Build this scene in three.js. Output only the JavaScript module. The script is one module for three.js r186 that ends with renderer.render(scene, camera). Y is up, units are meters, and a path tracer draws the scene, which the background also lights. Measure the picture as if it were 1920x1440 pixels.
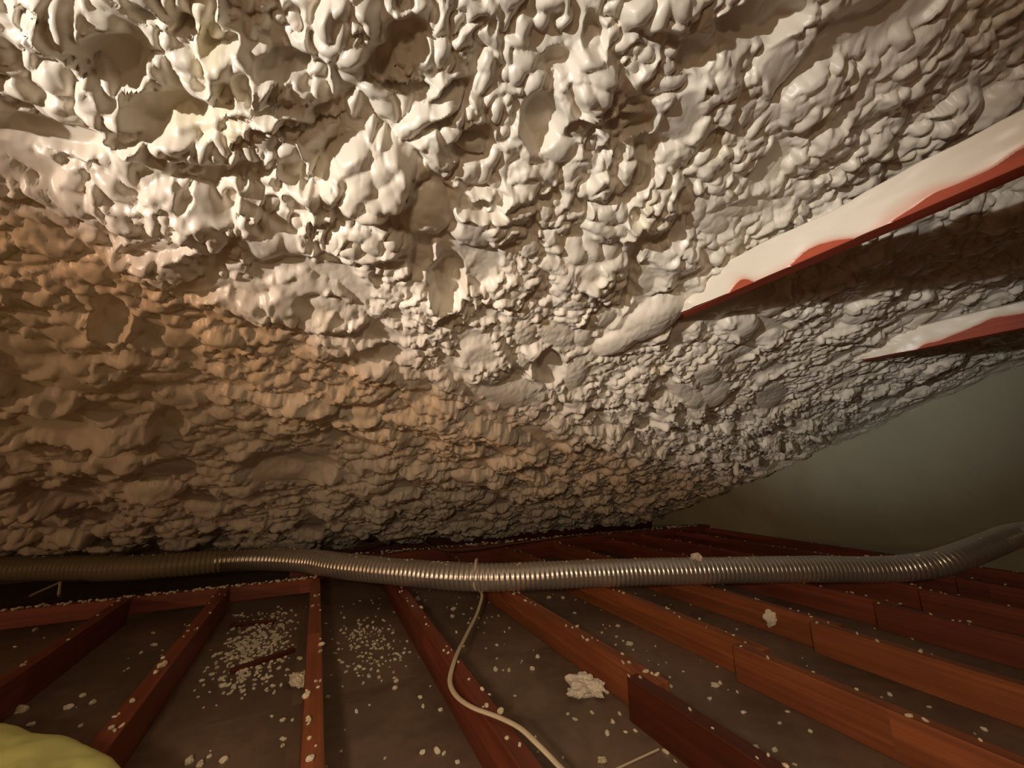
import * as THREE from 'three';
import { RoundedBoxGeometry } from 'three/addons/geometries/RoundedBoxGeometry.js';
import { mergeGeometries } from 'three/addons/utils/BufferGeometryUtils.js';

// ---------------------------------------------------------------- camera, light, exposure
const scene = new THREE.Scene();
scene.background = new THREE.Color(0x000000);
const EYE = 0.595;                                   // eye height over the ceiling panels of the room below
const camera = new THREE.PerspectiveCamera(90, 4 / 3, 0.02, 30);
camera.position.set(0, EYE, 0);
camera.rotation.order = 'YXZ';
camera.rotation.y = -THREE.MathUtils.degToRad(26.3);
camera.rotation.x = Math.atan(0.229);
scene.add(camera);
const renderer = new THREE.WebGLRenderer({ antialias: true });
renderer.toneMapping = THREE.LinearToneMapping;
renderer.toneMappingExposure = 1.0;
renderer.shadowMap.enabled = true;

const ROOF = 0.77 + EYE, PITCH = 0.40;               // underside of the roof: y = ROOF - PITCH * w, w = -z
const roofPoint = (x, w) => new THREE.Vector3(x, ROOF - PITCH * w, -w);
// a flashlight held far to the left rakes along the foam; a weak warm fill is added behind the viewer
const LAMP = new THREE.Vector3(-2.4, EYE - 0.07, 0.2);
const beam = new THREE.SpotLight(new THREE.Color(1.0, 0.975, 0.925), 24, 0, THREE.MathUtils.degToRad(13.6), 0.62, 2);
beam.position.copy(LAMP);
beam.target.position.copy(LAMP).add(new THREE.Vector3(0.945, 0.172, -0.278));
beam.castShadow = true; beam.shadow.mapSize.set(2048, 2048); beam.shadow.radius = 1.2; beam.shadow.camera.near = 0.05; beam.shadow.bias = -0.0005;
scene.add(beam, beam.target);
const fingers = new THREE.PointLight(new THREE.Color(1.0, 0.58, 0.32), 2.2, 0, 2);   // what passes through the hand on the lens
fingers.position.copy(LAMP).add(new THREE.Vector3(0.01, 0.03, 0.01));
fingers.castShadow = true; fingers.shadow.radius = 3; fingers.shadow.camera.near = 0.05; fingers.shadow.bias = -0.001;
const patchFill = new THREE.SpotLight(new THREE.Color(1.0, 0.52, 0.27), 7, 0, THREE.MathUtils.degToRad(13), 1, 2);   // unseen spot added to brighten the orange patch of foam
patchFill.position.copy(fingers.position); patchFill.target.position.copy(roofPoint(0.71, 1.33));
patchFill.castShadow = true; patchFill.shadow.radius = 3; patchFill.shadow.camera.near = 0.05; patchFill.shadow.bias = -0.001;
const warmFill = new THREE.PointLight(new THREE.Color(1.0, 0.70, 0.45), 0.30, 0, 2);  // added fill with no lamp of its own, softens the foam shadows
warmFill.position.set(-0.30, EYE + 0.27, 0.42);
warmFill.castShadow = true; warmFill.shadow.radius = 2; warmFill.shadow.camera.near = 0.05; warmFill.shadow.bias = -0.001;
const floorFill = new THREE.SpotLight(new THREE.Color(1.0, 0.75, 0.50), 3.0, 0, THREE.MathUtils.degToRad(54), 1, 2);   // unseen fill added above the floor to brighten joists, panels and crumbs
floorFill.position.set(-0.40, EYE + 0.22, 0.40); floorFill.target.position.set(0.62, 0, -0.72);
floorFill.castShadow = true; floorFill.shadow.radius = 3; floorFill.shadow.camera.near = 0.05; floorFill.shadow.bias = -0.0008;
scene.add(fingers, patchFill, patchFill.target, warmFill, floorFill, floorFill.target);

// ---------------------------------------------------------------- helpers
let seed = 90210;
const rnd = () => { seed = (seed + 0x6D2B79F5) | 0; let t = Math.imul(seed ^ (seed >>> 15), 1 | seed); t = (t + Math.imul(t ^ (t >>> 7), 61 | t)) ^ t; return ((t ^ (t >>> 14)) >>> 0) / 4294967296; };
const rr = (a, b) => a + (b - a) * rnd();
const hash = (i, j, s) => { let h = Math.imul(i, 374761393) ^ Math.imul(j, 668265263) ^ Math.imul(s, 1274126177); h = Math.imul(h ^ (h >>> 13), 1274126177); h = Math.imul(h ^ (h >>> 16), 2246822519); return ((h ^ (h >>> 15)) >>> 0) / 4294967296; };
const sm = (t) => t * t * (3 - 2 * t);
const clamp = (t, a = 0, b = 1) => Math.min(b, Math.max(a, t));
const ss = (a, b, t) => sm(clamp((t - a) / (b - a)));
function vnoise(x, y, s) {                            // value noise, -1 .. 1
  const i = Math.floor(x), j = Math.floor(y), u = sm(x - i), v = sm(y - j);
  return ((hash(i, j, s) * (1 - u) + hash(i + 1, j, s) * u) * (1 - v) + (hash(i, j + 1, s) * (1 - u) + hash(i + 1, j + 1, s) * u) * v) * 2 - 1;
}
const fbm = (x, y, s) => vnoise(x, y, s) * 0.57 + vnoise(x * 2.13, y * 2.13, s + 1) * 0.28 + vnoise(x * 4.31, y * 4.31, s + 2) * 0.15;
const names = {};
const numbered = (n) => { const k = (names[n] = (names[n] ?? -1) + 1); return k ? n + '_' + String(k).padStart(3, '0') : n; };
function tag(o, label, category, group, kind) {
  if (label) o.userData.label = label;
  if (category) o.userData.category = category;
  if (group) o.userData.group = group;
  if (kind) o.userData.kind = kind;
  return o;
}
function mesh(name, g, m, parent = scene) {
  const o = new THREE.Mesh(g, m);
  o.name = parent === scene ? numbered(name) : name; o.castShadow = o.receiveShadow = true;
  parent.add(o); return o;
}
function thing(name, label, category, group) { const o = new THREE.Group(); o.name = numbered(name); scene.add(o); return tag(o, label, category, group); }
function gridGeometry(nu, nv, fn, color) {            // fn(i, j) -> [x, y, z]; color(i, j) -> [r, g, b]
  const pos = new Float32Array(nu * nv * 3), col = color ? new Float32Array(nu * nv * 3) : null, idx = new Uint32Array((nu - 1) * (nv - 1) * 6);
  for (let j = 0, k = 0; j < nv; j++) for (let i = 0; i < nu; i++, k += 3) {
    const p = fn(i, j); pos[k] = p[0]; pos[k + 1] = p[1]; pos[k + 2] = p[2];
    if (col) { const c = color(i, j); col[k] = c[0]; col[k + 1] = c[1]; col[k + 2] = c[2]; }
  }
  for (let j = 0, k = 0; j < nv - 1; j++) for (let i = 0; i < nu - 1; i++) {
    const a = j * nu + i, b = a + 1, c = a + nu, d = c + 1;
    idx[k++] = a; idx[k++] = b; idx[k++] = d; idx[k++] = a; idx[k++] = d; idx[k++] = c;
  }
  const g = new THREE.BufferGeometry();
  g.setAttribute('position', new THREE.BufferAttribute(pos, 3));
  if (col) g.setAttribute('color', new THREE.BufferAttribute(col, 3));
  g.setIndex(new THREE.BufferAttribute(idx, 1)); g.computeVertexNormals(); return g;
}
function tex(size, fn, srgb) {                        // fn(u, v) -> [r, g, b] in 0 .. 255
  const d = new Uint8Array(size * size * 4);
  for (let j = 0, k = 0; j < size; j++) for (let i = 0; i < size; i++, k += 4) { const c = fn(i / size, j / size); d[k] = c[0]; d[k + 1] = c[1]; d[k + 2] = c[2]; d[k + 3] = 255; }
  const t = new THREE.DataTexture(d, size, size); t.wrapS = t.wrapT = THREE.RepeatWrapping; t.magFilter = THREE.LinearFilter; t.minFilter = THREE.LinearMipmapLinearFilter; t.generateMipmaps = true;
  if (srgb) t.colorSpace = THREE.SRGBColorSpace; t.needsUpdate = true; return t;
}

// ---------------------------------------------------------------- materials
const foamMat = new THREE.MeshStandardMaterial({ color: 0xffffff, vertexColors: true, roughness: 0.38 });
const foamPlain = new THREE.MeshStandardMaterial({ color: 0xdcd2ba, roughness: 0.75 });
const crumbMats = [0xe8dfc6, 0xf0e8d6, 0xdcd0ac].map((c) => new THREE.MeshStandardMaterial({ color: c, roughness: 0.8 }));
const grain = tex(512, (u, v) => {                    // v runs along the board
  const n = fbm(u * 42, v * 2.2, 61) * 0.5 + fbm(u * 9, v * 1.1, 67) * 0.5, blot = fbm(u * 4, v * 5, 71);
  const b = clamp(0.84 + 0.13 * n + 0.13 * blot, 0.3, 1) * 255; return [b, b * 0.97, b * 0.95];
}, true);
const woodMat = (c, rough = 0.55) => new THREE.MeshStandardMaterial({ color: c, map: grain, roughness: rough });
const redWoods = [0xb06a45, 0xa0563c, 0xb87046, 0x944e38].map((c) => woodMat(c));
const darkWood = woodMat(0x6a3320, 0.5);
const panelTex = tex(1024, (u, v) => {
  const b = fbm(u * 7, v * 7, 81), c = fbm(u * 46, v * 46, 87), d = clamp(0.86 + 0.16 * b + 0.08 * c, 0.3, 1) * 255;
  return [d, d * 0.985, d * 0.97];
}, true);
const panelMat = new THREE.MeshStandardMaterial({ color: 0x8c7868, map: panelTex, roughness: 0.5 });
const wallMat = new THREE.MeshStandardMaterial({ color: 0x96947f, roughness: 0.85 });
const deckMat = woodMat(0x6b4630, 0.8);

// ---------------------------------------------------------------- roof underside: sprayed foam
// the large lumps: centre x, w and two half axes, all in millimetres on the roof plane, then the height
const PLATFORMS = [[-342,575,28,9,-25,34,30], [-93,556,59,-13,-4,25,22], [-23,457,47,-18,4,46,40], [-160,639,141,-56,-2,48,26], [39,639,80,-11,-1,83,50], [47,762,79,-23,8,59,26], [333,382,41,-10,26,51,30], [381,283,59,-29,24,17,24],
  [533,573,54,-36,54,42,24], [587,723,103,-53,85,87,16], [451,1096,113,8,35,117,26], [1397,1037,83,-101,273,168,28], [861,840,72,-136,91,56,16]];
const BLOBS_NEAR = [[-371,579,8,-6,-1,10,26], [-329,570,14,-9,0,25,30], [-356,563,11,-4,-3,7,20], [-320,538,11,-4,-4,11,25], [-329,591,10,-9,4,17,26], [-371,643,24,-1,-11,20,30], [-390,630,9,-3,-5,13,20], [-417,654,19,-3,-5,9,20],
  [-338,623,6,-3,-1,12,16], [-326,615,4,2,-4,6,12], [-314,624,9,-7,3,21,24], [-297,632,5,-2,-1,4,10], [-275,526,8,5,-5,6,22], [-263,532,10,2,-4,6,22], [-247,534,8,-3,-2,8,20], [-231,533,11,0,-4,7,24],
  [-213,534,11,-4,-2,10,22], [-231,552,9,-10,9,7,24], [-213,564,16,9,-11,14,32], [-200,578,7,3,-4,6,16], [-221,507,6,-1,-5,15,24], [-186,498,14,-8,2,16,34], [-179,519,9,-6,3,11,26], [-150,478,9,-4,-1,11,20],
  [-136,474,10,-4,-1,13,24], [-132,501,7,-2,-2,15,20], [-121,471,12,-8,3,7,22], [-176,592,9,-1,-6,18,20], [-149,563,8,-1,-3,13,18], [-140,568,7,-2,-1,10,15], [-116,535,12,-4,0,9,20], [-105,552,7,0,-6,17,19],
  [-87,531,7,1,-7,14,18], [-78,537,9,0,-6,18,20], [-72,547,14,-5,0,11,22], [-50,537,8,-7,9,13,22], [-58,516,14,-5,0,11,20], [-121,582,14,-4,-1,6,12], [-93,566,11,-4,0,6,12], [-69,561,18,-8,1,5,12],
  [-48,452,15,-6,1,22,30], [-31,436,15,-6,1,13,26], [-29,458,13,-3,-2,17,26], [0,425,16,-6,2,12,26], [-12,461,14,-10,4,6,20], [8,438,9,-5,6,14,22], [-41,479,21,-8,1,13,24], [-12,479,24,-1,-5,19,28],
  [-15,502,20,5,-9,17,26], [-62,481,9,-3,0,10,16], [-92,470,11,-2,-3,12,16], [-123,492,8,-3,-1,14,20], [-107,478,7,-3,0,7,16], [-85,475,8,-5,3,9,18], [41,409,10,-1,-2,8,14], [52,455,12,2,-9,19,24],
  [38,479,11,-14,4,2,14], [76,445,17,-5,3,23,28], [102,437,15,-2,-1,21,26], [116,444,10,-1,0,15,22], [133,402,15,-19,7,2,22], [127,416,13,-9,7,7,20], [116,399,8,0,-3,12,16], [82,409,5,-2,3,9,10],
  [86,468,18,-2,0,6,16], [161,385,5,-4,5,5,10], [133,366,8,-3,3,6,10], [122,496,26,-33,11,6,55], [95,522,17,-20,12,8,42], [78,543,16,-16,12,11,34], [20,515,29,4,-4,10,34], [39,528,24,9,-7,13,30],
  [44,497,9,-3,1,6,20], [-3,545,12,-2,-2,23,26], [23,562,8,-1,-2,19,24], [40,566,7,-1,-2,16,22], [-239,662,31,-25,5,19,30], [-270,687,15,-5,-5,24,26], [-301,686,21,-13,0,10,18], [-210,639,24,-12,0,13,22],
  [-188,622,16,-3,-3,13,20], [-156,606,17,-6,-1,7,16], [-123,622,20,3,-7,17,24], [-86,598,15,-5,0,17,22], [-92,632,16,1,-5,18,22], [-55,606,20,-7,1,21,24], [-34,578,15,-5,2,23,22], [-168,667,7,0,-9,25,22],
  [-183,652,10,-7,5,22,20], [-145,651,8,-7,8,20,22], [-120,658,9,0,-9,30,24], [-89,656,16,-5,0,22,22], [-46,648,13,1,-7,28,24], [-69,671,10,-3,0,9,16], [-209,672,10,-1,-7,23,20], [-242,713,11,-4,-2,10,16],
  [-247,741,13,-4,-2,10,14], [-183,691,9,-3,-1,11,14], [-229,717,13,-4,-1,7,12], [2,610,30,-16,7,22,32], [68,587,24,-8,4,20,28], [23,639,31,-10,5,36,32], [84,603,21,-1,-2,36,32], [49,614,26,-8,5,27,30],
  [71,639,27,2,-6,41,34], [8,681,22,-3,-2,36,30], [40,699,38,-6,0,20,30], [0,712,16,-5,3,30,26], [48,666,22,-7,3,22,26], [143,668,50,4,-4,55,34], [27,744,27,-2,0,17,18], [55,758,13,-20,16,15,20],
  [92,739,15,-17,13,16,22], [19,783,22,-6,2,23,18], [52,797,27,-5,1,13,18], [103,788,26,-3,1,11,16]];
const BLOBS_REST = [[-19,782,13,-1,-2,36,18], [105,721,14,-13,5,6,12], [-5,744,15,-5,2,18,16], [-82,712,15,-2,-1,9,14], [-78,724,16,-5,0,9,14], [-76,736,15,-2,-1,9,14], [-123,747,13,-4,-1,17,16], [-137,782,8,-1,-3,21,14],
  [-87,766,10,-3,0,18,14], [-57,771,6,-2,1,24,15], [-37,745,14,-7,1,6,10], [-142,691,6,-2,-1,9,12], [-160,704,6,-2,-1,11,12], [-183,744,11,-4,-2,14,12], [-111,704,7,-2,0,10,10], [-252,765,9,-3,-3,14,12],
  [189,534,34,-3,1,14,26], [228,537,16,-5,9,20,24], [196,573,27,-4,4,22,26], [224,569,16,0,0,24,24], [178,586,16,-16,6,5,16], [240,630,44,-2,1,10,20], [207,626,7,-8,15,13,16], [267,607,13,3,-3,20,16],
  [248,581,14,-4,6,13,14], [195,403,10,-4,7,14,20], [201,426,9,-3,4,8,16], [208,476,12,-1,0,19,22], [230,497,10,-4,5,10,16], [218,456,8,-3,4,9,14], [203,368,11,-4,7,14,22], [220,357,11,-3,3,11,20],
  [201,386,19,-7,5,9,22], [221,402,20,-7,9,17,26], [248,416,16,-1,1,24,24], [217,420,14,-5,7,14,22], [224,337,23,-9,7,11,26], [245,331,9,-5,13,13,22], [253,344,8,-14,9,2,22], [330,330,12,0,-3,12,20],
  [313,365,18,-6,8,11,24], [342,372,25,-6,7,14,28], [329,403,20,-7,10,14,26], [351,392,19,-7,12,15,26], [321,412,12,-4,10,15,20], [354,413,32,-8,3,7,18], [356,363,15,-5,8,10,20], [346,300,19,-2,1,21,26],
  [377,292,16,-2,6,22,26], [394,273,21,-8,12,11,26], [423,257,23,-17,11,4,22], [434,281,8,-2,4,8,14], [428,266,8,-4,16,9,18], [386,350,12,-4,7,7,16], [396,331,13,0,-2,14,18], [377,332,12,-10,9,4,16],
  [432,308,10,-11,14,4,18], [438,327,17,-6,9,8,18], [459,341,27,-12,10,8,22], [435,357,14,-11,12,6,20], [386,389,7,-3,5,6,8], [431,421,19,-22,10,4,20], [352,449,23,-14,13,11,18], [391,462,11,-1,4,16,14],
  [339,488,29,-10,14,22,22], [452,460,9,-3,10,12,14], [510,450,17,-1,5,13,16], [522,477,20,-2,11,22,16], [461,486,12,-1,8,18,14], [508,564,24,-7,15,18,18], [532,545,16,-1,12,25,18], [566,541,17,-5,13,14,16],
  [526,592,42,-4,7,13,18], [561,582,17,-5,13,15,16], [485,597,7,-13,11,5,12], [490,659,30,2,8,29,18], [523,638,15,-8,30,30,18], [529,622,21,1,8,25,16], [576,630,24,-7,18,22,16], [564,703,28,-8,15,20,10],
  [748,698,34,-9,29,31,18], [737,683,37,-10,37,39,12], [709,833,33,-35,33,26,24], [731,761,15,0,20,35,12], [654,480,22,-7,23,20,16], [717,498,25,-2,24,32,16], [781,505,41,-12,29,23,16], [706,541,22,-2,21,30,14],
  [823,452,68,-32,24,14,14], [514,952,42,-9,26,48,20], [613,930,73,-7,30,53,18], [699,912,35,6,19,48,18], [568,1074,33,-6,21,40,24], [609,1233,134,-1,39,89,18], [1326,966,30,-36,87,52,22], [1322,1087,110,21,37,47,18],
  [1442,1129,58,-8,79,68,16], [1514,1077,36,-47,119,71,16], [1345,853,44,-50,49,26,16], [1883,1056,20,-70,143,66,20], [801,1102,56,18,34,100,18], [-316,880,52,-25,-2,15,14], [-255,960,58,-27,-2,24,18], [-169,945,39,0,-4,22,14],
  [-337,1155,34,5,-12,42,20], [-21,956,46,-5,0,28,14], [28,979,29,-7,2,26,14], [-14,1790,59,-2,3,73,20], [-505,1872,75,21,-16,68,20], [-402,1320,85,-29,-6,36,18], [-695,1577,86,14,-22,59,18], [-556,1487,72,-9,-10,37,16],
  [-659,1319,54,-28,-10,31,14], [-545,1173,35,-1,-12,31,14], [-519,967,38,-11,-6,16,14], [864,786,45,-91,67,37,42], [824,897,42,-72,46,32,30]];
const POCKETS = [[-254,531,15,-1,-6,11,25], [-212,527,15,-6,-3,15,30], [-164,525,19,-7,-1,10,20], [-95,521,32,-20,4,14,30], [-260,641,52,-3,-14,33,16], [-307,602,30,-11,-9,33,12], [-78,591,70,-32,0,4,20], [54,440,33,-13,6,25,26],
  [30,468,15,-1,-7,29,20], [62,495,45,-16,2,8,16], [132,476,31,-30,12,8,16], [189,530,40,-14,12,31,16], [234,826,49,-13,28,88,24], [157,766,29,-2,7,69,16], [240,622,18,-6,6,14,24], [283,464,38,-8,15,46,30],
  [267,383,29,-15,10,10,22], [306,340,20,-8,15,20,22], [434,415,58,-20,13,15,20], [539,236,66,-37,33,14,36], [502,432,33,-11,23,23,24], [471,300,40,-6,9,23,14], [917,351,14,-5,15,8,30], [1347,214,12,-4,17,5,10],
  [677,664,21,-3,84,115,24], [678,1082,76,4,48,103,30], [1396,1409,85,-112,43,36,16], [1082,1303,87,-66,30,30,16], [-441,1103,38,-9,-23,83,24], [-431,1561,55,-6,-21,107,26], [-113,1923,187,-1,-2,152,16], [111,1127,126,-45,11,52,14],
  [-862,2125,121,53,-45,124,16], [-293,597,31,1,-23,42,22], [-241,638,61,-8,-14,39,26], [-406,723,78,-10,-14,29,16], [-181,525,13,-5,-3,23,20], [-873,3215,69,28,-30,130,40], [-622,3097,80,28,-29,180,40], [422,3175,163,46,29,193,30],
  [-68,2723,175,35,1,109,25]];
const CELL = 0.12;
function bucket(list) {
  const map = new Map(), put = (k, f) => { if (!map.has(k)) map.set(k, []); map.get(k).push(f); };
  for (const [x, w, ax, aw, bx, bw, h] of list) {
    const det = ax * bw - bx * aw || 1e-6, f = { x: x / 1000, w: w / 1000, a: bw / det * 1000, b: -bx / det * 1000, c: -aw / det * 1000, d: ax / det * 1000, h: h / 1000 };
    const ex = Math.hypot(ax, bx) / 1000 * 1.15 + 0.01, ew = Math.hypot(aw, bw) / 1000 * 1.15 + 0.01;
    for (let i = Math.floor((f.x - ex) / CELL); i <= Math.floor((f.x + ex) / CELL); i++) for (let j = Math.floor((f.w - ew) / CELL); j <= Math.floor((f.w + ew) / CELL); j++) put(i * 1000 + j, f);
  }
  return map;
}
const platMap = bucket(PLATFORMS), blobMap = bucket([...BLOBS_NEAR, ...BLOBS_REST]), pocketMap = bucket(POCKETS), none = [];
const dist2 = (f, x, w) => { const dx = x - f.x, dw = w - f.w, p = f.a * dx + f.b * dw, q = f.c * dx + f.d * dw; return p * p + q * q; };
function domes(x, w, cell, keep, s, stretch) {         // tallest of the scattered round lumps over this point
  const X = x / (cell * stretch), W = w / cell, i0 = Math.floor(X), j0 = Math.floor(W); let best = 0;
  for (let j = j0 - 1; j <= j0 + 1; j++) for (let i = i0 - 1; i <= i0 + 1; i++) {
    if (hash(i, j, s) > keep) continue;
    const cx = i + hash(i, j, s + 1), cw = j + hash(i, j, s + 2), r = 0.38 + 0.42 * hash(i, j, s + 3), el = 0.75 + 0.5 * hash(i, j, s + 4), an = hash(i, j, s + 5) * Math.PI;
    const dx = X - cx, dw = W - cw, c = Math.cos(an), n = Math.sin(an), p = (dx * c + dw * n) / (r * el), q = (dw * c - dx * n) / (r / el), d = p * p + q * q;
    if (d < 1) { const h = r * (0.55 + 0.7 * hash(i, j, s + 6)) * Math.sqrt(1 - d); if (h > best) best = h; }
  }
  return best * cell;
}
function foamHeight(x0, w0) {
  const far = ss(1.0, 1.7, w0);
  const wx = vnoise(x0 * 26, w0 * 26, 11), ww = vnoise(x0 * 26, w0 * 26, 17), vx = vnoise(x0 * 70, w0 * 70, 13), vw = vnoise(x0 * 70, w0 * 70, 19);
  const x = x0 + 0.009 * wx + 0.004 * vx, w = w0 + 0.009 * ww + 0.004 * vw;                  // scattered lumps: strongly warped
  const fx = x0 + 0.0035 * wx + 0.0030 * vx, fw = w0 + 0.0035 * ww + 0.0030 * vw;             // the large ones: slightly
  const key = Math.floor(fx / CELL) * 1000 + Math.floor(fw / CELL);
  let plat = 0, pk = 0, deep = 0, blob = 0, near = 0;
  for (const f of platMap.get(key) ?? none) { const d = dist2(f, fx, fw); if (d < 1) plat = Math.max(plat, f.h * ss(0, 0.6, 1 - d)); }
  for (const f of pocketMap.get(key) ?? none) { const d = dist2(f, fx, fw); if (d < 1) { const t = ss(0, 0.7, 1 - d); pk = Math.max(pk, t); deep = Math.max(deep, f.h * t); } }
  for (const f of blobMap.get(key) ?? none) { const d = dist2(f, fx, fw); if (d < 2.2) near = Math.max(near, ss(0, 0.8, 1 - d / 2.2)); if (d < 1) blob = Math.max(blob, f.h * Math.pow(1 - d, 0.46)); }
  const low = 0.016 * fbm(x * 2.4, w * 2.4, 23) + 0.009 * vnoise(x * 7, w * 7, 29) + far * 0.02 * vnoise(x * 3.2, w * 8, 31);
  const fine = Math.exp(-((x - 0.28) ** 2 / 0.07 + (w - 1.0) ** 2 / 0.05));
  const gap = ss(-0.6, -0.15, vnoise(x * 8, w * 8, 37) + 0.6 * vnoise(x * 19, w * 19, 41));
  const stretch = 1.15 + 0.5 * far;
  const d1 = domes(x, w, 0.088, 0.4, 100, stretch), d2 = domes(x, w, 0.038, 0.62, 200, stretch), d3 = domes(x, w, 0.021, 0.86, 300, stretch), d4 = domes(x, w, 0.0125, 0.85, 400, 1.2);
  const small = (0.25 + 0.75 * gap) * (d4 * (0.30 + 0.45 * fine) + d3 * 0.15);
  let fill = (0.42 + 0.35 * far) * d1 * (1 - 0.85 * near) + gap * Math.max(d2 * (1 - 0.75 * fine) * (0.66 + 0.4 * far), d3 * (0.95 + 0.3 * far)) * (1 - 0.72 * near) + small * (1 - 0.3 * near);
  fill *= 1 - 0.92 * pk;
  return low + 0.75 * plat - 0.8 * deep + Math.max(fill, 0.70 * blob + 0.5 * small) * (1 - 0.6 * ss(2.85, 3.25, x0)) - 0.012;
}
{
  const NX = 900, out = 26, wv = [];
  for (let w = -0.35; w < 3.24;) { wv.push(w); w += clamp(0.0046 * (0.52 + w * w * 0.9), 0.0024, 0.0085); }
  const rows = wv.length, cols = NX + out, cache = new Float32Array(rows * cols * 2);
  const nrm = new THREE.Vector3(0, -1, PITCH).normalize();
  const at = (i, j) => {
    const w = wv[j], c = Math.sqrt(0.5 + 0.9 * w * w), xl = -0.70 * Math.max(w, 0.2) - 0.2, a0 = Math.asinh(xl / c), a1 = Math.asinh(3.3 / c);
    return [i < out ? -3.0 + (xl + 3.0) * (i / out) : c * Math.sinh(a0 + (a1 - a0) * (i - out) / (NX - 1)), w];
  };
  const g = gridGeometry(cols, rows, (i, j) => {
    const [x, w] = at(i, j), h = foamHeight(x, w), p = roofPoint(x, w).addScaledVector(nrm, h);
    return [p.x, p.y, p.z];
  }, (i, j) => {
    const [x, w] = at(i, j), y = clamp(0.5 + 0.5 * fbm(x * 5, w * 5, 51)), o = ss(0.35, 0.8, fbm(x * 11 + 5, w * 11, 57)) * 0.5;
    return [0.80 - 0.02 * y, 0.745 - 0.025 * y - 0.03 * o, 0.645 - 0.05 * y - 0.16 * o];
  });
  const foam = tag(mesh('ceiling', g, foamMat), 'underside of the roof covered in lumpy cream spray foam', null, null, 'structure');
  // the deck above the foam and the plainer foam behind the viewer
  const slab = (w0, w1, lift, thick) => {
    const len = Math.hypot(w1 - w0, PITCH * (w1 - w0)), b = new THREE.BoxGeometry(6.5, thick, len), p = roofPoint(0.15, (w0 + w1) / 2);
    b.rotateX(-Math.atan(PITCH)); b.translate(p.x, p.y + lift + thick / 2, p.z); return b;
  };
  mesh('roof_deck', slab(-2.1, 3.5, 0.075, 0.05), deckMat, foam);
  mesh('foam_behind', gridGeometry(120, 70, (i, j) => { const x = -3 + 6.3 * i / 119, w = -2.05 + 1.72 * j / 69, p = roofPoint(x, w); return [p.x, p.y - 0.03 - 0.02 * fbm(x * 6, w * 6, 91), p.z]; }), foamPlain, foam);
  // a short drip hanging from the edge beside the gable
  const drip = [2.603, 0.642, -1.759];
  const dg = new THREE.LatheGeometry([[0, -0.075], [0.014, -0.07], [0.02, -0.052], [0.017, -0.03], [0.02, -0.01], [0.03, 0.02]].map(([a, b]) => new THREE.Vector2(a, b)), 18);
  dg.translate(...drip); tag(mesh('foam_drip', dg, foamPlain, foam), 'short pale drip of hardened foam hanging down');
}

// ---------------------------------------------------------------- walls, floor
const wallThick = 0.12;
{
  const bumpyWall = (x, w0, w1, dir) => {
    const nu = 150, nv = 90;
    const front = gridGeometry(nu, nv, (i, j) => { const w = w0 + (w1 - w0) * i / (nu - 1), y = -0.05 + 2.3 * j / (nv - 1); return [x + dir * (0.018 + 0.022 * fbm(w * 2.3, y * 2.3, 141) + 0.010 * vnoise(w * 6, y * 6, 147) + 0.004 * vnoise(w * 17, y * 17, 149)), y, -w]; });
    const back = new THREE.BoxGeometry(wallThick, 2.3, w1 - w0).toNonIndexed(); back.translate(x - dir * wallThick / 2, 1.1, -(w0 + w1) / 2);
    const f = front.toNonIndexed(); back.deleteAttribute('uv'); f.setAttribute('normal', front.toNonIndexed().getAttribute('normal'));
    return mergeGeometries([f, back]);
  };
  tag(mesh('wall_right', bumpyWall(3.32, -2.1, 3.4, -1), wallMat), 'gable wall with a smooth greenish grey skin of foam', null, null, 'structure');
  tag(mesh('wall_left', bumpyWall(-3.0, -2.1, 3.4, 1), wallMat), 'far left gable wall with a smooth skin of foam', null, null, 'structure');
  const box = (x, y, z, w, h, d) => { const b = new THREE.BoxGeometry(w, h, d); b.translate(x, y, z); return b; };
  tag(mesh('wall_front', box(0.15, 0.1, -3.42, 6.6, 0.6, 0.3), darkWood), 'dark eave end behind the foam', null, null, 'structure');
  tag(mesh('wall_back', box(0.15, 1.1, 2.1, 6.6, 2.3, 0.12), deckMat), 'boarded partition behind the viewer', null, null, 'structure');
  const fg = new THREE.BoxGeometry(6.6, 0.06, 5.8); fg.translate(0.15, -0.03, -0.65);
  const uv = fg.getAttribute('uv'), ps = fg.getAttribute('position'); for (let i = 0; i < uv.count; i++) uv.setXY(i, ps.getX(i) / 1.3, ps.getZ(i) / 1.3);
  tag(mesh('floor', fg, panelMat), 'brown backs of the ceiling panels between the joists', null, null, 'structure');
}

// ---------------------------------------------------------------- joists and plates
const TOP = EYE - 0.5, DEPTH = 0.095, WIDE = 0.038;
function boardGeometry(wide, high, long, bend = 0) {    // along z, centred, uv in board lengths
  const g = new RoundedBoxGeometry(wide, high, long, 2, 0.0025), p = g.getAttribute('position'), n = g.getAttribute('normal'), uv = g.getAttribute('uv'), o = rnd();
  for (let i = 0; i < p.count; i++) uv.setXY(i, (Math.abs(n.getX(i)) > 0.6 ? p.getY(i) : p.getX(i) + 0.05) / 0.14 + o, p.getZ(i) / 1.1 + o * 3);
  return g;
}
const joists = [];                                     // x of the left edge, w range: also used to drop crumbs on them
function joist(x, w0, w1, m, label) {
  const g = boardGeometry(WIDE, DEPTH, w1 - w0), o = mesh('ceiling_joist', g, m);
  o.position.set(x + WIDE / 2, TOP - DEPTH / 2, -(w0 + w1) / 2); joists.push([x, w0, w1]);
  return tag(o, label, 'joist');
}
joist(-0.665, -0.9, 2.225, redWoods[3], 'narrow dark joist running into the lower left edge behind the pale insulation scrap');
joist(-0.335, -0.9, 2.225, redWoods[1], 'dark red joist slanting to the bottom edge just right of the pale insulation scrap');
joist(0.025, -0.9, 2.225, redWoods[0], 'red joist running nearly straight down from the end of the header');
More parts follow.
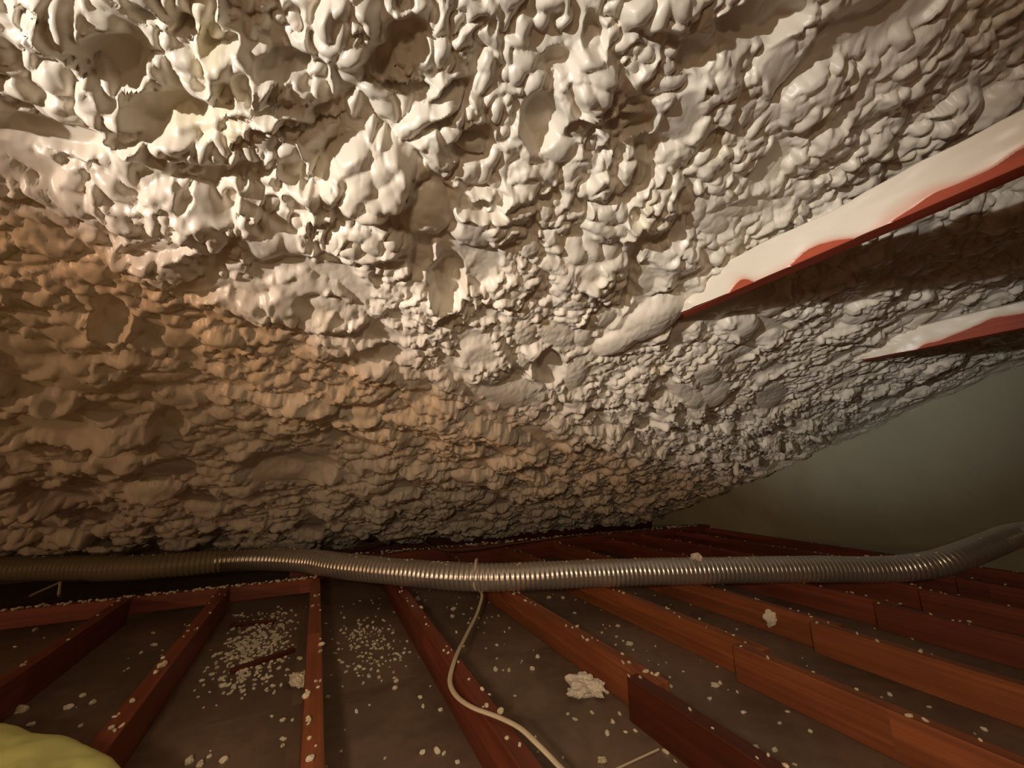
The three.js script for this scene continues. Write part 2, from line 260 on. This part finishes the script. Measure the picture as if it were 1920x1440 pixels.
joist(0.365, -0.9, 2.56, redWoods[3], 'joist with purplish brown top that the white cable crosses twice');
joist(0.787, 0.80, 2.56, redWoods[0], 'orange-red joist directly behind the big foam chunk');
joist(0.747, -0.9, 0.862, darkWood, 'joist lapped onto the joist behind the big foam chunk, shade painted in as dark brown');  // the darker wood colour stands in for shadow on this near length
joist(1.196, 0.80, 2.56, redWoods[2], 'orange joist, second to the right of the white cable, far length');
joist(1.156, -0.9, 0.862, redWoods[0], 'orange joist lapped in front of the second joist right of the cable');
joist(1.605, 0.80, 2.56, redWoods[0], 'orange joist with a foam chunk stuck on its side');
joist(1.565, -0.9, 0.862, redWoods[2], 'orange joist lapped to the joist that carries a stuck foam chunk');
joist(2.05, 0.80, 2.56, redWoods[1], 'red joist emerging right of the foam chunk joist from under the duct');
joist(2.01, -0.9, 0.862, redWoods[3], 'near length of the fourth lapped joist, ending at the right edge');
joist(2.45, 0.80, 2.56, redWoods[1], 'third joist from the gable wall, far length behind the duct');
joist(2.41, -0.9, 0.862, redWoods[1], 'near length of the third joist from the gable, in shade under the duct');
joist(2.86, 0.80, 2.56, redWoods[3], 'second joist from the gable wall, far length behind the duct');
joist(2.82, -0.9, 0.862, redWoods[3], 'near length of the second joist from the gable, in shade under the duct');
joist(3.24, -0.9, 2.56, redWoods[1], 'dark red joist lying along the foot of the gable wall');
{
  const hg = boardGeometry(WIDE, 0.062, 1.85); hg.rotateY(Math.PI / 2);
  const h = mesh('header_board', hg, redWoods[1]); h.position.set(-0.86, TOP - 0.031, -2.246);
  tag(h, 'red header board under the left end of the duct, dusted with foam bits', 'board');
  const pg = boardGeometry(0.09, 0.115, 3.4); pg.rotateY(Math.PI / 2);
  const p = mesh('wall_plate', pg, redWoods[3]); p.position.set(1.62, 0.0575, -2.608);
  tag(p, 'dark red plate board along the eave behind the duct', 'board');
}
// two short laths on the panels in the left bay
for (const [a, b, label] of [[[-0.248, 0.010, -2.006], [-0.091, 0.010, -1.973], 'short dark lath lying on the panel, nearer the header board'], [[-0.176, 0.010, -1.565], [-0.010, 0.010, -1.648], 'slanting dark lath on the panel above the pale foam lump']]) {
  const A = new THREE.Vector3(...a), B = new THREE.Vector3(...b), g = boardGeometry(0.016, 0.014, A.distanceTo(B));
  const o = mesh('wood_lath', g, darkWood); o.position.copy(A).lerp(B, 0.5); o.position.y = 0.007; o.rotation.y = Math.atan2(B.x - A.x, B.z - A.z);
  tag(o, label, 'lath');
}

// ---------------------------------------------------------------- the two ties under the roof
function tie(x, y, w1, bares, label, s) {            // bares: centre, reach and height of the patches along the lower edge that the foam left red
  const t = thing('ceiling_tie', label, 'beam'), high = 0.08, w0 = -1.6;
  t.position.set(x, y, 0);
  const g = boardGeometry(0.038, high, w1 - w0); g.translate(0.019, high / 2, -(w0 + w1) / 2);
  mesh('timber', g, woodMat(0xc25a3c, 0.6), t);
  const nu = 420, nv = 40, wa = -1.2;
  const bare = (w) => bares.reduce((e, [c, r, h]) => e + h * Math.exp(-(((w - c) / r) ** 2)), 0);
  const edge = (w) => -0.020 + 0.004 * vnoise(w * 12, 1.7, s + 3) + 0.003 * vnoise(w * 31, 2.7, s + 4) + bare(w) * (1 + 0.25 * vnoise(w * 22, 4.1, s + 9)) - 0.06 * ss(w1 - 0.36, w1 - 0.24, w);
  const skin = (w, v) => {                             // v: 0 lower arris .. 1 upper arris; thickness of the foam
    const e = edge(w) / high; const t0 = (v - e) / (1.02 - e);
    return t0 < 0 ? -0.004 : 0.0165 * Math.pow(clamp(t0), 0.55) * (0.85 + 0.45 * fbm(w * 9, v * 1.5, s + 5)) + (0.012 + 0.012 * vnoise(w * 40, v * 4, s + 6)) * ss(w1 - 0.42, w1 - 0.2, w) * (0.8 + 0.6 * fbm(w * 24, v * 3, s + 7)) - 0.0015;
  };
  const fo = gridGeometry(nu, nv + 12, (i, j) => {
    const w = wa + (w1 + 0.03 - wa) * i / (nu - 1);
    if (j < nv) { const v = j / (nv - 1), th = skin(w, v); return [-th, v * high * (1 + 0.10 * v * fbm(w * 6, 9.1, s + 12)), -w]; }
    const a = (j - nv + 1) / 12, th = skin(w, 1);
    return [-th * Math.cos(a * Math.PI / 2) + 0.046 * a, high * (1 + 0.10 * fbm(w * 6, 9.1, s + 12)) + 0.012 * Math.sin(a * Math.PI * 0.8), -w];
  }, (i, j) => {
    const w = wa + (w1 + 0.03 - wa) * i / (nu - 1), k = ss(-0.002, 0.006, skin(w, Math.min(1, j / (nv - 1))));
    return [0.72 + 0.06 * k, 0.30 + 0.42 * k, 0.20 + 0.40 * k];
  });
  tag(mesh('foam_overspray', fo, foamMat, t), 'smooth white foam skin thinning to pink over the red timber');
}
tie(0.925, EYE + 0.459, 1.02, [[0.545, 0.04, 0.034], [0.385, 0.055, 0.050], [0.20, 0.08, 0.032], [0.03, 0.11, 0.040], [-0.4, 0.3, 0.04]], 'nearer foam-coated red timber tie casting a broad shadow on the foam', 201);
tie(2.02, EYE + 0.459, 0.95, [[0.42, 0.16, 0.046], [0.1, 0.3, 0.044], [-0.5, 0.4, 0.05]], 'farther foam-coated red timber tie at the right edge near the gable', 231);

// ---------------------------------------------------------------- corrugated metal duct
const ductMat = new THREE.MeshStandardMaterial({ color: 0xffffff, vertexColors: true, metalness: 0.8, roughness: 0.3 });
const ductPath = new THREE.CatmullRomCurve3([[-2.800, 0.158, -2.660], [-2.000, 0.158, -2.780], [-1.261, 0.158, -2.752], [-0.730, 0.158, -2.534], [-0.311, 0.158, -2.516], [-0.041, 0.158, -2.369], [0.169, 0.158, -2.113], [0.436, 0.158, -1.839], [0.666, 0.158, -1.656], [0.879, 0.158, -1.570], [1.344, 0.158, -1.421], [2.042, 0.158, -1.131], [2.373, 0.158, -0.967], [2.538, 0.180, -0.855], [2.666, 0.220, -0.783], [2.919, 0.260, -0.739], [3.153, 0.300, -0.683], [3.200, 0.375, -0.400], [3.200, 0.395, 0.300], [3.200, 0.395, 1.200]].map((p) => new THREE.Vector3(...p)), false, 'catmullrom', 0.5);
function sweep(curve, radius, seg, rad, flat = 1, color) {
  const f = curve.computeFrenetFrames(seg, false), pts = curve.getSpacedPoints(seg), len = curve.getLength(), up = new THREE.Vector3(0, 1, 0);
  const g = gridGeometry(rad + 1, seg + 1, (i, j) => {
    const t = f.tangents[j], s = new THREE.Vector3().crossVectors(t, up).normalize(), u = new THREE.Vector3().crossVectors(s, t), a = i / rad * Math.PI * 2, r = radius(j / seg * len, a);
    const p = pts[j].clone().addScaledVector(s, Math.cos(a) * r).addScaledVector(u, Math.sin(a) * r * flat); return [p.x, p.y, p.z];
  }, color && ((i, j) => color(pts[j], i / rad * Math.PI * 2)));
  return g;
}
{
  const o = thing('flexible_duct', 'long corrugated metal duct lying across the joists by the eave', 'duct');
  const rings = (amp) => (s, a) => 0.0515 + amp * Math.pow(Math.abs(Math.sin(s * Math.PI / 0.021 + a * 0.5)), 0.7) + 0.0015 * vnoise(s * 9, a * 1.2, 161);
  const cut = (a, b) => { const c = new THREE.Curve(); c.getPoint = (t, v) => ductPath.getPointAt(a + (b - a) * t, v); return c; };
  let split = 0; while (ductPath.getPointAt(split).x < -0.42) split += 0.002;
  const metal = mesh('metal_section', sweep(cut(split, 1), rings(0.0048), 2600, 36, 1, (p, a) => {
    const d = clamp(ss(0.05, -0.42, p.x) + 0.30 * ss(0.3, 0.95, Math.sin(a)) * (0.6 + 0.4 * vnoise(p.x * 14, a, 163)));      // dust on top and towards the left
    return [0.80 - 0.40 * d, 0.77 - 0.41 * d, 0.72 - 0.44 * d];
  }), ductMat, o);
  tag(metal, 'shiny ringed length of duct');
  tag(mesh('dusted_section', sweep(cut(0, split + 0.004), rings(0.0040), 1100, 36), new THREE.MeshStandardMaterial({ color: 0x8c8166, metalness: 0.25, roughness: 0.6 }), o), 'left length of duct dulled by overspray');
}

// ---------------------------------------------------------------- cables
const cableMat = new THREE.MeshStandardMaterial({ color: 0xd8cbb0, roughness: 0.5 });
{
  const c = new THREE.CatmullRomCurve3([[0.687, 0.135, -1.735], [0.684, 0.191, -1.731], [0.669, 0.221, -1.700], [0.650, 0.223, -1.664], [0.635, 0.201, -1.634], [0.628, 0.158, -1.620], [0.632, 0.124, -1.628], [0.674, 0.095, -1.655], [0.612, 0.075, -1.533], [0.482, 0.085, -1.305], [0.374, 0.107, -1.101], [0.335, 0.103, -1.013], [0.331, 0.103, -0.952], [0.346, 0.105, -0.893], [0.383, 0.105, -0.836], [0.406, 0.105, -0.787], [0.418, 0.100, -0.745], [0.436, 0.085, -0.708], [0.454, 0.065, -0.670], [0.300, 0.040, -0.420], [0.420, 0.010, -0.220], [0.500, 0.007, 0.100]].map((p) => new THREE.Vector3(...p)), false, 'centripetal');
  const o = mesh('white_cable', sweep(c, () => 0.0058, 300, 14, 0.62), cableMat);
  tag(o, 'thin white electrical cable looping over the duct and curving down across a joist', 'cable');
  const d = new THREE.CatmullRomCurve3([[0.174, 0.145, -2.650], [0.673, 0.145, -2.897], [0.674, 0.145, -2.597], [0.721, 0.145, -2.344], [0.859, 0.145, -2.312], [1.059, 0.145, -2.346], [1.386, 0.145, -2.399], [1.731, 0.145, -2.453], [2.040, 0.145, -2.469], [2.461, 0.145, -2.450]].map((p) => new THREE.Vector3(...p)), false, 'centripetal');
  const n = mesh('thin_wire', sweep(d, (s, a) => 0.0045 + 0.0015 * vnoise(s * 60, a, 171), 240, 8), new THREE.MeshStandardMaterial({ color: 0x6d5a3c, roughness: 0.9 }));
  tag(n, 'dusty brown wire lying along the eave plate behind the duct', 'wire');
  const e = [[[-0.991, 0.107, -2.391], [-0.958, 0.125, -2.512]], [[-0.892, 0.105, -2.350], [-0.954, 0.127, -2.501]]].map(([a, b]) => new THREE.TubeGeometry(new THREE.LineCurve3(new THREE.Vector3(...a), new THREE.Vector3(...b)), 4, 0.005, 6));
  tag(mesh('twig', mergeGeometries(e), crumbMats[2]), 'small forked pale twig on the header board under the duct', 'twig');
  const st = sweep(new THREE.CatmullRomCurve3([[0.728, 0.005, -0.750], [0.667, 0.003, -0.751], [0.579, 0.003, -0.748]].map((p) => new THREE.Vector3(...p))), () => 0.0022, 24, 8);
  tag(mesh('thin_wire', st, cableMat), 'short straight pale wire on the panel at the bottom edge', 'wire');
}

// ---------------------------------------------------------------- insulation scrap, foam lumps, crumbs
function lumpGeometry(s, detail, rough, stretch = [1, 1, 1]) {
  const g = new THREE.IcosahedronGeometry(1, detail), p = g.getAttribute('position');
  for (let i = 0; i < p.count; i++) {
    const x = p.getX(i), y = p.getY(i), z = p.getZ(i);
    const k = 1 + rough * (vnoise(x * 1.7 + y + s * 3.1, z * 1.7 - y * 0.7 + s, s) + 0.6 * Math.abs(vnoise(x * 4 + y * 2.2, z * 4 - y * 3 + s, s + 7)) + 0.3 * vnoise(x * 9 + y * 5, z * 9 - y * 6, s + 9));
    p.setXYZ(i, x * k * stretch[0], y * k * stretch[1], z * k * stretch[2]);
  }
  g.computeVertexNormals(); return g;
}
{
  const nu = 60, nv = 60, shape = (i, j, side) => {
    const u = i / (nu - 1) * 2 - 1, v = j / (nv - 1) * 2 - 1, r = Math.pow(Math.pow(Math.abs(u), 5) + Math.pow(Math.abs(v), 5), 0.2), e = Math.sqrt(Math.max(0, 1 - Math.min(1, r) ** 6));
    return [u * 0.27 * (1 + 0.06 * vnoise(v * 3, 1, 181)), side * 0.03 * e + 0.010 * fbm(u * 4, v * 4, 183) * e, v * 0.20 * (1 + 0.05 * vnoise(u * 3, 5, 185))];
  };
  const g = mergeGeometries([gridGeometry(nu, nv, (i, j) => shape(i, j, 1)), gridGeometry(nu, nv, (i, j) => shape(i, j, -1))]);
  const o = mesh('insulation_scrap', g, new THREE.MeshStandardMaterial({ color: 0xd8dc8a, roughness: 0.95 }));
  o.position.set(-0.486, TOP + 0.026, -0.924); o.rotation.y = -0.78;
  tag(o, 'pale yellow-green scrap of insulation in the lower left corner', 'insulation');
}
function lump(name, at, size, s, label, stretch, m = crumbMats[1], tags = []) {
  const parts = [lumpGeometry(s, 6, 0.52, stretch)];
  tags.forEach(([x, y, z, r], k) => { const g = lumpGeometry(s + 20 + k, 4, 0.5, [r, r * 0.7, r * 1.3]); g.translate(x, y, z); parts.push(g); });   // torn points sticking out of the chunk
  const o = mesh(name, mergeGeometries(parts), m); o.scale.setScalar(size); o.position.set(...at); o.rotation.y = -0.45 + 0.1 * s; return tag(o, label, 'foam');
}
lump('foam_chunk', [0.713, 0.022, -1.005], 0.036, 3, 'big white torn foam chunk resting on the panel against a joist', [1.25, 0.62, 0.72], crumbMats[1], [[-1.05, -0.15, 0.45, 0.3], [-0.6, -0.2, 0.72, 0.27], [0.75, -0.2, 0.85, 0.34], [1.1, 0.05, 0.5, 0.4], [0.55, 0.25, -0.6, 0.35]]);
lump('foam_chunk', [0.011, 0.018, -1.389], 0.028, 8, 'beige foam lump beside the joist that runs straight down', [0.8, 0.6, 1.25], crumbMats[0]);
lump('foam_chunk', [1.600, 0.052, -1.016], 0.021, 12, 'white foam chunk stuck on the side of a joist', [0.6, 1.1, 1]);
lump('foam_chunk', [1.541, 0.229, -1.276], 0.020, 15, 'small white foam chunk sitting on top of the duct', [1.2, 0.6, 0.8]);

const crumbGeos = [0, 1, 2, 3, 4, 5].map((k) => lumpGeometry(30 + k, 2, 0.4, [1, 0.55 + 0.1 * (k % 3), 0.7 + 0.12 * (k % 4)]));
function restHeight(x, w) { for (const [jx, a, b] of joists) if (x > jx - 0.004 && x < jx + WIDE + 0.004 && w > a && w < b) return TOP; return 0; }
const bays = [[-9, -0.66, 'small pale foam crumb left of the narrow dark joist'], [-0.66, -0.33, 'small pale foam crumb in the bay beside the insulation scrap'], [-0.33, 0.03, 'small pale foam crumb in the bay with the two dark laths'], [0.03, 0.37, 'small pale foam crumb in the bay left of the joist the cable crosses'],
  [0.37, 0.79, 'small pale foam crumb in the bay of the big foam chunk'], [0.79, 1.2, 'small pale foam crumb in the bay right of the big foam chunk joist'], [1.2, 9, 'small pale foam crumb among the orange joists at the right']];
// single crumbs that can be told apart: x, w and size in millimetres
for (const [x, w, s] of [[-471, 1863, 6.5], [-457, 1925, 7.8], [-449, 1916, 5.8], [-341, 1922, 9.1], [-317, 1442, 10.2], [-319, 1406, 6.3], [-516, 1539, 8.5], [-512, 1600, 6.0], [-471, 1543, 7.3], [-617, 1576, 11.3], [-558, 1487, 6.7], [-911, 2291, 9.6], [-350, 1475, 7.2], [-329, 1209, 3.5], [-448, 1426, 4.6], [-194, 1541, 7.3], [-181, 1493, 7.1], [-81, 1486, 7.3], [-123, 1436, 5.4], [-138, 1566, 6.8], [89, 1868, 6.6], [41, 1920, 5.7], [61, 1398, 7.3], [10, 1578, 8.1], [86, 1295, 6.0], [34, 1016, 6.8], [28, 1118, 8.0], [37, 954, 3.7], [-16, 1236, 5.4], [-41, 1267, 4.1], [-181, 1164, 8.1], [-159, 1144, 6.9], [-147, 1164, 4.7], [-117, 1137, 7.0], [38, 891, 5.9], [-9, 1133, 4.9], [266, 1298, 7.2], [255, 1262, 6.2], [309, 1185, 5.2], [306, 1140, 5.7], [343, 1107, 4.9], [484, 1997, 15.7], [402, 1585, 6.2], [568, 1716, 10.4], [600, 1801, 11.0], [552, 1232, 7.7], [656, 1185, 6.8], [709, 1245, 8.2], [588, 1208, 5.9], [682, 924, 4.9], [705, 874, 5.4], [666, 845, 5.8], [598, 783, 8.2], [743, 891, 4.2], [1048, 1186, 10.7], [1124, 1332, 7.6], [1206, 1380, 6.9], [1075, 872, 9.4], [1102, 875, 5.6], [1395, 1274, 9.1], [1026, 756, 4.2], [920, 660, 8.5], [1479, 1239, 5.7], [1068, 1753, 9.4], [1122, 1717, 8.0], [295, 964, 6.6], [265, 973, 6.0], [189, 993, 3.5], [401, 867, 6.9], [399, 965, 4.4], [378, 786, 3.7], [324, 914, 4.1], [149, 1193, 5.6], [1384, 464, 10.0], [1462, 629, 6.8], [1473, 462, 5.2], [107, 1057, 3.6]]) {
  const X = x / 1000, W = w / 1000, o = mesh('foam_crumb', crumbGeos[Math.floor(rnd() * 6)], crumbMats[Math.floor(rnd() * 3)]), b = bays.find((q) => X < q[1]);
  o.scale.setScalar(s / 1000); o.position.set(X, restHeight(X, W) + s / 1000 * 0.4, -W); o.rotation.y = rnd() * 6;
  tag(o, b[2], 'crumb', b[2].replace('crumb', 'crumbs'));
}
{
  const spots = [], put = (x, w, s, y) => spots.push([x, w, s, y ?? restHeight(x, w)]);
  for (let k = 0; k < 900; k++) { const w = 0.35 + 1.85 * Math.pow(rnd(), 0.8), x = rr(-1.5, 1.2) ; if (vnoise(x * 5, w * 5, 191) + rr(-0.7, 0.7) > 0) put(x, w, rr(0.0016, 0.0048)); }
  for (let k = 0; k < 420; k++) { const x = -0.13 + 0.13 * (rnd() + rnd() - 1), w = 1.75 + 0.42 * (rnd() + rnd() - 1); put(x, w, rr(0.0022, 0.0062)); }
  for (let k = 0; k < 160; k++) put(0.22 + 0.13 * (rnd() + rnd() - 1), 1.6 + 0.3 * (rnd() + rnd() - 1), rr(0.002, 0.005));
  for (let k = 0; k < 220; k++) put(rr(-1.7, 0.05), rr(2.228, 2.262), rr(0.0025, 0.006), TOP);
  for (let k = 0; k < 240; k++) put(rr(-0.05, 3.2), rr(2.566, 2.65), rr(0.003, 0.007), 0.115);
  for (const [jx, a, b] of joists) for (let k = 0; k < 26; k++) { const w = a + (b - a) * rnd(); if (w > 0.3) put(jx + WIDE * rnd(), w, rr(0.002, 0.0046), TOP); }
  for (let k = 0; k < 190; k++) { const t = rr(0.12, 0.95), p = ductPath.getPointAt(t); put(p.x + rr(-0.02, 0.02), -p.z + rr(-0.02, 0.02), rr(0.002, 0.0055), p.y + 0.05); }
  for (let k = 0; k < 130; k++) put(rr(1.0, 2.9), rr(0.4, 2.3), rr(0.002, 0.004));
  const im = new THREE.InstancedMesh(crumbGeos[2], crumbMats[0], spots.length), d = new THREE.Object3D(), c = new THREE.Color();
  spots.forEach(([x, w, s, y], i) => { d.position.set(x, y + s * 0.35, -w); d.rotation.set(rr(-0.4, 0.4), rr(0, 6), rr(-0.4, 0.4)); d.scale.set(s * rr(0.7, 1.5), s, s * rr(0.7, 1.3)); d.updateMatrix(); im.setMatrixAt(i, d.matrix); c.setScalar(rr(0.75, 1.05)); im.setColorAt(i, c); });
  im.name = 'foam_dust'; im.castShadow = im.receiveShadow = true; scene.add(im);
  tag(im, 'fine pale foam bits scattered over panels, joists and duct', 'foam dust', null, 'stuff');
}

renderer.render(scene, camera);
